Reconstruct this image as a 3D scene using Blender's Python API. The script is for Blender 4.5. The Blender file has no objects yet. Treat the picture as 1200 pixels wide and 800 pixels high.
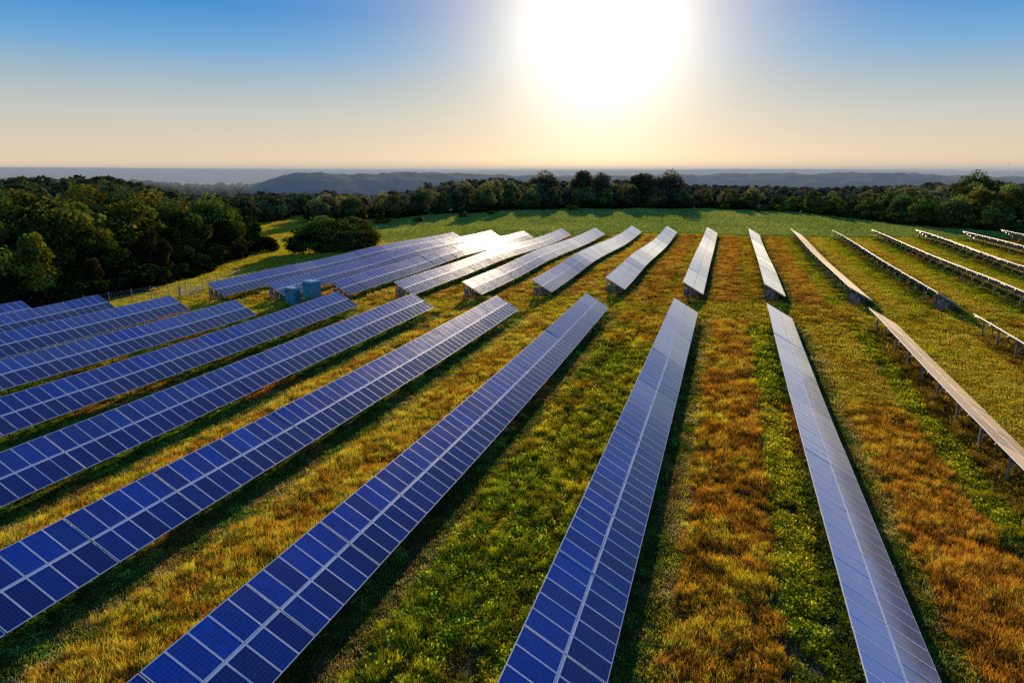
import bpy, math, random
import numpy as np
from mathutils import Vector, Matrix, Euler

random.seed(7); RNG = np.random.default_rng(7)
S = bpy.context.scene; COL = S.collection
R = math.radians

# ------------------------------------------------------------------ helpers
def link(name, me, parent=None, mats=()):
    o = bpy.data.objects.new(name, me); COL.objects.link(o)
    if parent is not None: o.parent = parent
    if me is not None:
        for m in mats:
            if m.name not in [x.name for x in me.materials if x]: me.materials.append(m)
    return o

def tag(o, label=None, cat=None, group=None, kind=None):
    if label: o['label'] = label
    if cat: o['category'] = cat
    if group: o['group'] = group
    if kind: o['kind'] = kind
    return o

def empty(name, loc, label, cat, group=None, rz=0):
    o = bpy.data.objects.new(name, None); COL.objects.link(o)
    o.location = loc; o.rotation_euler = (0, 0, rz); o.empty_display_size = .5
    return tag(o, label, cat, group)

def copy_child(src, parent, loc=None, rot=None):
    c = src.copy(); COL.objects.link(c); c.parent = parent
    if loc is not None: c.location = loc
    if rot is not None: c.rotation_euler = rot
    return c

class MB:
    """collects quads/tris for one mesh"""
    def __init__(s): s.v = []; s.f = []; s.m = []; s.uv = {}; s.fa = []
    def face(s, pts, mat=0, uv=None, fa=0.0):
        n = len(s.v); s.v += [tuple(p) for p in pts]; s.f.append(tuple(range(n, n+len(pts)))); s.m.append(mat)
        s.fa.append(fa)
        if uv: s.uv[len(s.f)-1] = uv
    def box(s, c, d, mat=0, rot=None, fa=0.0):
        x, y, z = d[0]/2, d[1]/2, d[2]/2
        P = [Vector(p) for p in ((-x,-y,-z),(x,-y,-z),(x,y,-z),(-x,y,-z),(-x,-y,z),(x,-y,z),(x,y,z),(-x,y,z))]
        if rot is not None: P = [rot @ p for p in P]
        P = [p + Vector(c) for p in P]
        n = len(s.v); s.v += [tuple(p) for p in P]
        for q in ((0,3,2,1),(4,5,6,7),(0,1,5,4),(1,2,6,5),(2,3,7,6),(3,0,4,7)):
            s.f.append(tuple(n+i for i in q)); s.m.append(mat); s.fa.append(fa)
    def tube(s, p0, p1, r0, r1=None, n=8, mat=0, caps=True):
        r1 = r0 if r1 is None else r1
        p0 = Vector(p0); p1 = Vector(p1); d = (p1-p0).normalized()
        a = d.orthogonal().normalized(); b = d.cross(a)
        k = len(s.v)
        for p, r in ((p0, r0), (p1, r1)):
            for i in range(n):
                t = 2*math.pi*i/n; s.v.append(tuple(p + a*math.cos(t)*r + b*math.sin(t)*r))
        for i in range(n):
            j = (i+1) % n; s.f.append((k+i, k+j, k+n+j, k+n+i)); s.m.append(mat); s.fa.append(0.)
        if caps:
            s.f.append(tuple(k+i for i in reversed(range(n)))); s.m.append(mat); s.fa.append(0.)
            s.f.append(tuple(k+n+i for i in range(n))); s.m.append(mat); s.fa.append(0.)
    def mesh(s, name, mats, attr=None, smooth=False):
        me = bpy.data.meshes.new(name); me.from_pydata(s.v, [], s.f)
        for m in mats: me.materials.append(m)
        me.polygons.foreach_set('material_index', s.m)
        if s.uv:
            l = me.uv_layers.new(name='UVMap')
            for pi, uv in s.uv.items():
                p = me.polygons[pi]
                for k, li in enumerate(p.loop_indices): l.data[li].uv = uv[k]
        if attr:
            a = me.attributes.new(attr, 'FLOAT', 'FACE'); a.data.foreach_set('value', s.fa)
        if smooth: me.polygons.foreach_set('use_smooth', [True]*len(s.f))
        me.update(); return me

def vnoise(x, y, seed=0):
    """smooth value noise, numpy"""
    x = np.asarray(x, float); y = np.asarray(y, float)
    xi = np.floor(x).astype(np.int64); yi = np.floor(y).astype(np.int64); fx = x-xi; fy = y-yi
    fx = fx*fx*(3-2*fx); fy = fy*fy*(3-2*fy)
    def h(a, b):
        n = (a*374761393 + b*668265263 + seed*1442695041) & 0x7fffffff
        n = ((n ^ (n >> 13))*1274126177) & 0x7fffffff
        return ((n ^ (n >> 16)) & 0xffff)/65535.
    return (h(xi,yi)*(1-fx)+h(xi+1,yi)*fx)*(1-fy) + (h(xi,yi+1)*(1-fx)+h(xi+1,yi+1)*fx)*fy
def fbm(x, y, seed=0, o=4):
    t = 0; a = .5; n = 0
    for i in range(o):
        t = t + a*vnoise(x*2**i, y*2**i, seed+i*17); n += a; a *= .5
    return t/n
def sstep(a, b, x):
    t = np.clip((np.asarray(x, float)-a)/(b-a), 0, 1); return t*t*(3-2*t)

# ------------------------------------------------------------------ terrain height
def hgt(x, y):
    x = np.asarray(x, float); y = np.asarray(y, float)
    site = .45*np.sin((y-105)/95*2*math.pi)*sstep(98, 130, y)*sstep(215, 195, y)*sstep(30, -20, x)
    site = site + .12*np.sin(x*.21+y*.05) + .12*np.sin(y*.07+1.)
    crest = 1.0*np.exp(-((y-318)/40)**2)*sstep(-160, -60, x)*sstep(70, 0, x)
    west = -1.6*sstep(-74, -100, x)*sstep(300, 200, y)
    r = np.hypot(x+10, y-110)
    drop = -20*sstep(330, 820, r)
    lh = 5*np.exp(-(((x+330)/120)**2 + ((y-270)/130)**2))
    rh = 7*np.exp(-(((x-330)/240)**2 + ((y-640)/160)**2))
    ch = 2*np.exp(-(((x+40)/110)**2 + ((y-470)/90)**2))
    a_ = np.degrees(np.arctan2(x, y)); val = -12*sstep(290, 420, np.hypot(x, y))*sstep(-47, -41, a_)*sstep(-20, -27, a_)
    far = val + 4*(fbm(x/400, y/400, 3)-.5)*sstep(400, 900, r)
    return site + crest + west + drop + lh + rh + ch + far
def hz(x, y): return float(hgt(x, y))

# ------------------------------------------------------------------ material helpers
def mat(name):
    m = bpy.data.materials.new(name); m.use_nodes = True
    nt = m.node_tree; nt.nodes.clear()
    out = nt.nodes.new('ShaderNodeOutputMaterial')
    return m, nt, out
def N(nt, t, **kw):
    n = nt.nodes.new(t)
    for k, v in kw.items():
        if k.startswith('i_'): n.inputs[k[2:].replace('_', ' ')].default_value = v
        else: setattr(n, k, v)
    return n
def mixc(nt, fac, a, b, mode='MIX'):
    n = nt.nodes.new('ShaderNodeMix'); n.data_type = 'RGBA'; n.blend_type = mode
    for s, v in ((n.inputs[0], fac), (n.inputs[6], a), (n.inputs[7], b)):
        if hasattr(v, 'node'): nt.links.new(v, s)
        elif isinstance(v, (int, float)): s.default_value = v
        else: s.default_value = (*v, 1) if len(v) == 3 else v
    return n.outputs[2]
def math_(nt, op, a, b=0., c=0.):
    n = nt.nodes.new('ShaderNodeMath'); n.operation = op
    for i, v in enumerate((a, b, c)):
        if hasattr(v, 'node'): nt.links.new(v, n.inputs[i])
        else: n.inputs[i].default_value = v
    return n.outputs[0]
def noise(nt, vec, scale, detail=4, rough=.55):
    n = N(nt, 'ShaderNodeTexNoise'); n.inputs['Scale'].default_value = scale
    n.inputs['Detail'].default_value = detail; n.inputs['Roughness'].default_value = rough
    if vec is not None: nt.links.new(vec, n.inputs['Vector'])
    return n.outputs['Fac']
def ramp(nt, fac, stops):
    n = N(nt, 'ShaderNodeValToRGB'); e = n.color_ramp.elements
    while len(e) < len(stops): e.new(.5)
    for i, (p, c) in enumerate(stops):
        e[i].position = p; e[i].color = (*c, 1) if len(c) == 3 else c
    nt.links.new(fac, n.inputs[0]); return n.outputs[0]
def principled(nt, out, col, rough=.6, **kw):
    b = N(nt, 'ShaderNodeBsdfPrincipled')
    if hasattr(col, 'node'): nt.links.new(col, b.inputs['Base Color'])
    else: b.inputs['Base Color'].default_value = (*col, 1)
    if hasattr(rough, 'node'): nt.links.new(rough, b.inputs['Roughness'])
    else: b.inputs['Roughness'].default_value = rough
    for k, v in kw.items():
        s = b.inputs[k.replace('_', ' ')]
        if hasattr(v, 'node'): nt.links.new(v, s)
        else: s.default_value = v
    nt.links.new(b.outputs[0], out.inputs[0]); return b

def simple(name, col, rough=.6, metal=0., nscale=3., var=.25):
    m, nt, out = mat(name)
    tc = N(nt, 'ShaderNodeTexCoord')
    f = noise(nt, tc.outputs['Object'], nscale)
    c = mixc(nt, f, tuple(v*(1-var) for v in col), tuple(min(1, v*(1+var)) for v in col))
    principled(nt, out, c, rough, Metallic=metal)
    return m

def leafy(name, trans=.4, attr='col', atype='INSTANCER', vert='bv', spec=.15):
    """foliage: diffuse + translucent, tint per plant, painted light and dark along and between blades"""
    m, nt, out = mat(name)
    if atype == 'OBJECT_COLOR': a = N(nt, 'ShaderNodeObjectInfo')
    else: a = N(nt, 'ShaderNodeAttribute'); a.attribute_type = atype; a.attribute_name = attr
    b = N(nt, 'ShaderNodeAttribute'); b.attribute_type = 'GEOMETRY'; b.attribute_name = vert
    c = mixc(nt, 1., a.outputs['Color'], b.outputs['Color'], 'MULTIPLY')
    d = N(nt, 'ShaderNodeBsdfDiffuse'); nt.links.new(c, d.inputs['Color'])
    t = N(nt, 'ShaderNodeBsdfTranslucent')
    c2 = mixc(nt, 1., c, (1.15, 1.05, .6), 'MULTIPLY'); nt.links.new(c2, t.inputs['Color'])
    mx = N(nt, 'ShaderNodeMixShader'); mx.inputs[0].default_value = trans
    nt.links.new(d.outputs[0], mx.inputs[1]); nt.links.new(t.outputs[0], mx.inputs[2])
    nt.links.new(mx.outputs[0], out.inputs[0])
    return m

# ------------------------------------------------------------------ panel materials
def make_module_glass():
    m, nt, out = mat('module_glass')
    uv = N(nt, 'ShaderNodeUVMap'); uv.uv_map = 'UVMap'
    sp = N(nt, 'ShaderNodeSeparateXYZ'); nt.links.new(uv.outputs[0], sp.inputs[0])
    def line(s, n, w):
        f = math_(nt, 'FRACT', math_(nt, 'MULTIPLY', s, n))
        d = math_(nt, 'ABSOLUTE', math_(nt, 'SUBTRACT', f, .5))
        return math_(nt, 'GREATER_THAN', d, .5-w)
    lu = line(sp.outputs[0], 10., .045); lv = line(sp.outputs[1], 6., .045)
    grid = math_(nt, 'MAXIMUM', lu, lv)
    bus = math_(nt, 'MULTIPLY', line(sp.outputs[1], 18., .06), .18)
    at = N(nt, 'ShaderNodeAttribute'); at.attribute_name = 'mrand'     # 0..1 upper row, 1..2 lower row
    low = math_(nt, 'GREATER_THAN', at.outputs['Fac'], 1.)
    rnd = math_(nt, 'FRACT', at.outputs['Fac'])
    oi = N(nt, 'ShaderNodeObjectInfo')
    rnd = math_(nt, 'FRACT', math_(nt, 'ADD', rnd, oi.outputs['Random']))
    geo = N(nt, 'ShaderNodeNewGeometry')
    cellv = N(nt, 'ShaderNodeTexWhiteNoise'); cellv.noise_dimensions = '3D'
    cx = N(nt, 'ShaderNodeCombineXYZ')
    nt.links.new(math_(nt, 'FLOOR', math_(nt, 'MULTIPLY', sp.outputs[0], 10.)), cx.inputs[0])
    nt.links.new(math_(nt, 'FLOOR', math_(nt, 'MULTIPLY', sp.outputs[1], 6.)), cx.inputs[1])
    nt.links.new(rnd, cx.inputs[2]); nt.links.new(cx.outputs[0], cellv.inputs[0])
    blue = mixc(nt, rnd, (.0008, .020, .21), (.002, .065, .47))
    blue = mixc(nt, math_(nt, 'MULTIPLY', cellv.outputs['Value'], .35), blue, (.002, .007, .060))
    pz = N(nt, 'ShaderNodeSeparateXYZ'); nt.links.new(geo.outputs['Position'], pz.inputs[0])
    out_ = N(nt, 'ShaderNodeMapRange'); out_.inputs[1].default_value = 14; out_.inputs[2].default_value = 62; nt.links.new(pz.outputs[1], out_.inputs[0])  # distance ramp for the low-angle sky reflection painted into the module colour
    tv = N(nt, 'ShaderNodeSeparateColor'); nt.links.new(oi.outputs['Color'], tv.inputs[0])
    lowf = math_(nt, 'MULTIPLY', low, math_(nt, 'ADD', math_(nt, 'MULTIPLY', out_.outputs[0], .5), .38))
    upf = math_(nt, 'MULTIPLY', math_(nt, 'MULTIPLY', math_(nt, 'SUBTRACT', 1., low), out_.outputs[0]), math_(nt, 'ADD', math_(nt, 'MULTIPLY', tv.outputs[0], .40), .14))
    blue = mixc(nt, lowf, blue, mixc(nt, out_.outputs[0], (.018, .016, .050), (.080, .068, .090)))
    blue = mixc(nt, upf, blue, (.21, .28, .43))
    c = mixc(nt, math_(nt, 'MULTIPLY', grid, .45), blue, (.10, .17, .36))
    c = mixc(nt, bus, c, (.18, .25, .42))
    # thin uneven film of dew and dust
    dn = noise(nt, geo.outputs['Position'], .55, 5, .6)
    dust = ramp(nt, dn, [(.4, (.0, .0, .0)), (.8, (.03, .03, .03))])
    c = mixc(nt, math_(nt, 'MULTIPLY', dust, math_(nt, 'SUBTRACT', 1.2, low)), c, (.42, .40, .42))
    # blue sky reflection painted in streaks on the upper half of one row
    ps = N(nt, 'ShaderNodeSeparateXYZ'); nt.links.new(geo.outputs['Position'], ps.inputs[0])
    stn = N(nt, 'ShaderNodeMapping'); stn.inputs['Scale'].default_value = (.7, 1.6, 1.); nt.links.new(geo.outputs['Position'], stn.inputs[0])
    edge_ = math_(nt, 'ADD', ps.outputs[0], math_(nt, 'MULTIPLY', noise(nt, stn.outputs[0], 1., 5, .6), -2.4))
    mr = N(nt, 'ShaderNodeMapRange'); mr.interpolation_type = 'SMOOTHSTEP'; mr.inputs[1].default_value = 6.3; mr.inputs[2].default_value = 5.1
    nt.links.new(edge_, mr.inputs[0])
    sky_sheen = math_(nt, 'MULTIPLY', mr.outputs[0], math_(nt, 'GREATER_THAN', ps.outputs[0], 4.))
    c = mixc(nt, math_(nt, 'MULTIPLY', sky_sheen, .55), c, (.13, .42, .95))
    rg = math_(nt, 'ADD', math_(nt, 'MULTIPLY', dn, .12), .10)
    rg = math_(nt, 'SUBTRACT', rg, math_(nt, 'MULTIPLY', low, .04))
    dx_ = N(nt, 'ShaderNodeMapRange'); dx_.inputs[1].default_value = 8.5; dx_.inputs[2].default_value = 15.; nt.links.new(ps.outputs[0], dx_.inputs[0])
    shc = mixc(nt, dx_.outputs[0], (.74, .87, .98), (.60, .52, .40))      # warm reflection on the right-hand rows put into the sheen tint
    b = principled(nt, out, c, rg, IOR=1.45, Sheen_Weight=math_(nt, 'ADD', math_(nt, 'MULTIPLY', tv.outputs[0], .40), .52), Sheen_Roughness=.27, Sheen_Tint=shc)
    return m
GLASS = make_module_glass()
ALU = simple('aluminium_frame', (.90, .90, .90), .45, .0, 8., .06)
b_ = ALU.node_tree.nodes['Principled BSDF']; b_.inputs['Sheen Weight'].default_value = .6; b_.inputs['Sheen Roughness'].default_value = .3
GALV = simple('galvanised_steel', (.40, .40, .40), .45, .6, 6., .25)
DARKBACK = simple('module_backsheet', (.45, .45, .46), .7, 0, 3., .1)
POSTM = simple('weathered_post', (.40, .33, .25), .8, .1, 9., .35)

# ------------------------------------------------------------------ solar rows
TILT = R(29.54); ZH, ZL = 2.6, .9; WID = 3.0; SL = 3.45
MW, ML, TH = 1.665, .995, .04       # module size across / along / thickness
PITCH_M = 1.012; NT = 5; TLEN = 5.06; TSTEP = 5.11

def module_faces(mb, cx, cy, r):
    x0, x1, y0, y1 = cx-MW/2, cx+MW/2, cy-ML/2, cy+ML/2
    fr = .029
    a0, a1, b0, b1 = x0+fr, x1-fr, y0+fr, y1-fr
    g = -.004
    # frame ring (top)
    mb.face([(x0,y0,0),(x1,y0,0),(a1,b0,0),(a0,b0,0)], 1); mb.face([(x1,y0,0),(x1,y1,0),(a1,b1,0),(a1,b0,0)], 1)
    mb.face([(x1,y1,0),(x0,y1,0),(a0,b1,0),(a1,b1,0)], 1); mb.face([(x0,y1,0),(x0,y0,0),(a0,b0,0),(a0,b1,0)], 1)
    # frame sides
    t = -TH
    for (p, q) in (((x0,y0),(x1,y0)),((x1,y0),(x1,y1)),((x1,y1),(x0,y1)),((x0,y1),(x0,y0))):
        mb.face([(p[0],p[1],t),(q[0],q[1],t),(q[0],q[1],0),(p[0],p[1],0)], 1)
    mb.face([(x0,y1,t),(x1,y1,t),(x1,y0,t),(x0,y0,t)], 2)
    mb.face([(a0,b0,g),(a1,b0,g),(a1,b1,g),(a0,b1,g)], 0, uv=[(0,0),(1,0),(1,1),(0,1)], fa=r)

XU, XL = -SL/2+MW/2+.02, SL/2-MW/2-.02
MODULE_MESH = []
for lowrow in (0, 1):
    L = []
    for k in range(5):
        mb = MB(); module_faces(mb, 0, 0, lowrow + (k+.5)/5.2)
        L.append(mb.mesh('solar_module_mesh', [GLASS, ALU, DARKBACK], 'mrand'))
    MODULE_MESH.append(L)

def rack_faces(mb, mi):
    for x in (-1.35, -.42, .42, 1.35):
        mb.box((x, 0, -TH-.05), (.06, TLEN, .09), mi)
    mb.box((0, 0, -.022), (.055, TLEN-.02, .02), 4 if mi == 3 else 1)       # bright rail in the middle gap
RACK = MB(); rack_faces(RACK, 0); RACK_MESH = RACK.mesh('rack_mesh', [GALV, ALU])
SHEETS = []
for k in range(6):
    mb = MB()
    for lowrow in (0, 1):
        for j in range(NT):
            module_faces(mb, (XU, XL)[lowrow], (j-2)*PITCH_M, lowrow + random.uniform(.04, .96))
    rack_faces(mb, 3)
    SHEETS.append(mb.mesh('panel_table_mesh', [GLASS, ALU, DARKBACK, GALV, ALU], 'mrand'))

def post_mesh(hh, r):
    mb = MB(); mb.tube((0,0,-.25), (0,0,hh), r, r*.92, 8); mb.box((0,0,hh-.06), (r*2.6, r*2.6, .1)); return mb.mesh('post_mesh', [POSTM])
# rear post under x=.45, front post under x=2.45
XR, XF = 1.02, 2.0
zr = ZH - XR*math.tan(TILT) - .26; zf = ZH - XF*math.tan(TILT) - .26
REAR = post_mesh(zr, .105); FRONT = post_mesh(zf, .065); FRONT.materials[0] = simple('shaded_steel', (.16, .15, .14), .7, .3)  # front posts in darker steel, shade under the tables put into the colour
def girder_mesh():
    mb = MB()
    p0 = Vector((.10, 0, ZH-.10*math.tan(TILT)-.225)); p1 = Vector((2.85, 0, ZH-2.85*math.tan(TILT)-.225))
    d = p1-p0; rot = Euler((0, TILT, 0)).to_matrix()
    mb.box((p0+p1)/2, (d.length, .07, .12), 0, rot)
    mb.tube((XR, 0, .95), (XF-.05, 0, zf-.12), .032, n=6)
    mb.tube((XR, 0, .62), (1.55, 0, ZH-1.55*math.tan(TILT)-.29), .028, n=6)
    return mb.mesh('girder_mesh', [GALV])
GIRDER = girder_mesh()

def trestle_mesh():
    mb = MB(); top = lambda x: ZH - x*math.tan(TILT) - .24
    for x in (.30, .75, 1.45, 2.05):
        for y in (.25, 1.5): mb.tube((x, y, -.25), (x, y, top(x)), .06, n=7)
    for y in (.25, 1.5):
        mb.tube((.30, y, .35), (1.45, y, top(1.45)-.1), .035, n=6); mb.tube((.30, y, 1.6), (2.05, y, .25), .035, n=6)
        mb.tube((.2, y, 1.0), (2.3, y, 1.0), .035, n=6)
    mb.tube((.30, .25, .3), (.30, 1.5, 1.9), .03, n=6); mb.tube((.30, 1.5, .3), (.30, .25, 1.9), .03, n=6)
    return mb.mesh('trestle_mesh', [FRONT.materials[0]])
TRESTLE = trestle_mesh()
def combiner_mesh():
    mb = MB(); mb.box((.52, .12, 1.25), (.5, .22, .7)); mb.box((.52, -.005, 1.25), (.42, .03, .6)); mb.box((1.25, .12, .95), (.4, .2, .5)); mb.tube((.52, .12, .0), (.52, .12, .9), .03, n=6)
    return mb.mesh('combiner_mesh', [simple('box_grey', (.22, .23, .24), .6)])
COMBINER = combiner_mesh()
ROWS = []       # (x, y0, y1) footprints, also used by the grass
def build_row(X, y_far, y_near, label, group, split=0, from_far=True):
    """one row of tables; the `split` nearest tables show each module as an object"""
    n = int(round((y_far-y_near)/TSTEP)); n = max(n, 1)
    ys = [y_far - TSTEP*(i+.5) for i in range(n)] if from_far else [y_near + TSTEP*(i+.5) for i in range(n)]
    ys = sorted(ys); yb = ys[0]-TLEN/2
    root = empty('solar_panel_row', (X, yb, hz(X+1.5, yb)), label, 'solar panels', group)
    z0 = root.location.z
    ROWS.append((X, yb, ys[-1]+TLEN/2))
    rr = random.Random(int(X*10)+int(y_far))
    jt = jz = 0; film = .5
    for i, y in enumerate(ys):
        if i % 2 == 0 or rr.random() < .4:
            jt = rr.gauss(0, R(.30)); jz = rr.gauss(0, .007); film = rr.random()
        xm = X + WID/2
        zm = hz(xm, y) + (ZH+ZL)/2 + jz - z0
        pit = math.atan2(hz(xm, y+2.5)-hz(xm, y-2.5), 5.) + rr.gauss(0, R(.10))
        rot = (Matrix.Rotation(pit, 3, 'X') @ Matrix.Rotation(TILT+jt, 3, 'Y')).to_euler()
        if i < split:
            tb = link('panel_table', RACK_MESH, root); tint = (film, film, film, 1)
            tb.location = (WID/2, y-yb, zm); tb.rotation_euler = rot
            for lowrow in (0, 1):
                for j in range(NT):
                    q = link('solar_module', MODULE_MESH[lowrow][rr.randrange(5)], tb)
                    q.location = ((XU, XL)[lowrow], (j-2)*PITCH_M, rr.gauss(0, .002))
                    q.color = tint
                    q.rotation_euler = (rr.gauss(0, R(.12)), rr.gauss(0, R(.12)), 0)
        else:
            tb = link('panel_table', SHEETS[rr.randrange(6)], root); tb.color = (film, film, film, 1)
            tb.location = (WID/2, y-yb, zm); tb.rotation_euler = rot
    # supports at every table joint and both row ends
    py = [ys[0]-TLEN/2+.45] + [y-TLEN/2-.025 for y in ys[1:]] + [ys[-1]+TLEN/2-.45]
    for y in py:
        zb = hz(X+XR, y)-z0
        for nm, me, x in (('rear_post', REAR, XR), ('front_post', FRONT, XF)):
            p = link(nm, me, root); p.location = (x, y-yb, hz(X+x, y)-z0); p.rotation_euler = (0, 0, rr.uniform(0, .5))
        g = link('support_girder', GIRDER, root); g.location = (0, y-yb, hz(X+1.5, y)-z0)
    if not from_far:      # braced end with its junction boxes
        for nm, me in (('end_trestle', TRESTLE), ('junction_box', COMBINER)):
            e = link(nm, me, root); e.location = (0, 0, hz(X+1, yb)-z0)
    return root

GN_, GF_ = 'panel rows in front of the mown track', 'panel rows beyond the mown track'
NEAR = [
 (26.9, 87.0, 61, 0, 'short stretch of edge-on panel row at the right border, just before the mown track'),
 (16.1, 86.0, 37, 9, 'tan edge-on panel row on bare posts, leaving the right border at mid height'),
 (5.1, 86.3, 8, 10, 'pale narrow panel row running to the bottom edge, furthest right of those reaching it'),
 (-5.8, 86.3, 8, 10, 'blue-grey panel row running to the bottom centre, wide orange grass strip on its right'),
 (-16.8, 85.6, 6, 10, 'panel row running to the bottom left, with the low green weeds on its right'),
 (-27.8, 82.0, 10, 10, 'blue panel row cut by the lower left border, golden grass strips on both its sides'),
 (-38.3, 79.3, 18, 9, 'panel row leaving the left border at mid height behind the narrowest golden strip'),
 (-48.4, 77.8, 25, 8, 'panel row whose far end stands right in front of the teal cabinets'),
 (-57.9, 69.6, 33, 6, 'blue panel row at the left ending in open grass, left of the teal cabinets'),
 (-67.4, 69.0, 42, 5, 'deep blue panel row at the far left whose corner juts up against the fence'),
 (-77.0, 67.0, 50, 3, 'short deep blue panel row at the left border, second from the wood'),
 (-86.3, 63.8, 53, 2, 'leftmost corner of panels at the left border, directly below the dark wood'),
]
for X, yf, yn, sp, lb in NEAR: build_row(X, yf, yn, lb, GN_, sp)
FAR = [
 (-69.6, 167.5, 78.0, 'leftmost panel row beyond the track, its near end on legs in the sunny meadow'),
 (-62.0, 177.5, 81.2, 'panel row beyond the track whose near end stands behind the small teal cabinet'),
 (-53.6, 182.0, 84.5, 'panel row beyond the track whose near end rises just right of the teal cabinets'),
 (-44.6, 188.0, 86.3, 'fourth panel row from the left beyond the track'),
 (-35.8, 194.0, 90.3, 'silvery panel row beyond the track, fifth from the left'),
 (-26.8, 200.0, 95.2, 'silvery panel row beyond the track with a tall dark trestle end, sixth from the left'),
 (-16.8, 203.0, 99.6, 'white-glinting panel row beyond the track, directly behind the row running to the bottom left'),
 (-5.7, 202.0, 100.2, 'white-glinting panel row beyond the track, directly behind the bottom centre row'),
 (5.4, 201.5, 101.0, 'narrow leaning beige panel row beyond the track, brown grass on both sides'),
 (16.3, 202.0, 101.0, 'thin beige panel row beyond the track, last to show its face, dark trestle end'),
 (26.8, 204.0, 101.0, 'edge-on panel row beyond the track with a dark triangular near end'),
 (37.4, 207.5, 102.0, 'long edge-on panel row beyond the track that leaves the right border lowest'),
 (48.2, 209.5, 128.0, 'edge-on panel row beyond the track, second to leave the right border from below'),
 (59.7, 213.0, 160.0, 'edge-on panel row beyond the track, third to leave the right border from below'),
 (70.5, 217.0, 192.0, 'short tip of the last panel row showing at the right border below the woods'),
]
for X, yf, yn, lb in FAR: build_row(X, yf, yn, lb, GF_, 0, from_far=False)

# ------------------------------------------------------------------ ground
def sgrid(a, n, k):
    t = np.linspace(-1, 1, n); return a*np.sinh(k*t)/math.sinh(k)
gx = sgrid(7000, 321, 6.2) - 10; gy = sgrid(7500, 341, 6.2) + 110
GX, GY = np.meshgrid(gx, gy); GZ = hgt(GX, GY)
def grid_mesh(name, X, Y, Z, mats):
    ny, nx = X.shape
    v = np.stack([X, Y, Z], -1).reshape(-1, 3)
    idx = np.arange(nx*ny).reshape(ny, nx)
    f = np.stack([idx[:-1,:-1], idx[:-1,1:], idx[1:,1:], idx[1:,:-1]], -1).reshape(-1, 4)
    me = bpy.data.meshes.new(name)
    me.vertices.add(len(v)); me.vertices.foreach_set('co', v.ravel().astype(np.float32))
    me.loops.add(f.size); me.loops.foreach_set('vertex_index', f.ravel().astype(np.int32))
    me.polygons.add(len(f)); me.polygons.foreach_set('loop_start', np.arange(0, f.size, 4, dtype=np.int32))
    me.polygons.foreach_set('use_smooth', np.ones(len(f), bool))
    for m in mats: me.materials.append(m)
    me.update(); me.validate(); return me

def make_ground():
    m, nt, out = mat('ground_soil')
    g = N(nt, 'ShaderNodeNewGeometry'); P = g.outputs['Position']
    n1 = noise(nt, P, .9, 6); n2 = noise(nt, P, .06, 3); n3 = noise(nt, P, 6., 4)
    c = ramp(nt, n1, [(.3, (.020, .021, .006)), (.5, (.042, .038, .009)), (.7, (.085, .062, .016))])
    c = mixc(nt, ramp(nt, n2, [(.4, (0,0,0)), (.6, (.7,.7,.7))]), c, (.045, .060, .008))
    c = mixc(nt, math_(nt, 'MULTIPLY', n3, .5), c, (.03, .03, .01))
    # far country turns into hazy woodland green
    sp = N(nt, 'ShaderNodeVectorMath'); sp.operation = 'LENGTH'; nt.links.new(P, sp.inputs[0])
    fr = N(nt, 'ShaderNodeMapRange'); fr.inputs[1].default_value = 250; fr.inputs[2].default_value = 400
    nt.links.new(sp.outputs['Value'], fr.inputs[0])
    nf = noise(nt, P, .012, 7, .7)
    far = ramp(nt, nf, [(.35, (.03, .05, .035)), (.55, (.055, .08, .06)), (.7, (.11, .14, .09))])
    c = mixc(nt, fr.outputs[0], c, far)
    b = principled(nt, out, c, .95)
    bp = N(nt, 'ShaderNodeBump'); bp.inputs['Strength'].default_value = .8; bp.inputs['Distance'].default_value = .15
    nt.links.new(n3, bp.inputs['Height']); nt.links.new(bp.outputs[0], b.inputs['Normal'])
    return m
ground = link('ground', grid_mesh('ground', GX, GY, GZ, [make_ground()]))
tag(ground, 'rough brown and green ground the panel rows stand on', 'ground', kind='structure')

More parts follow.
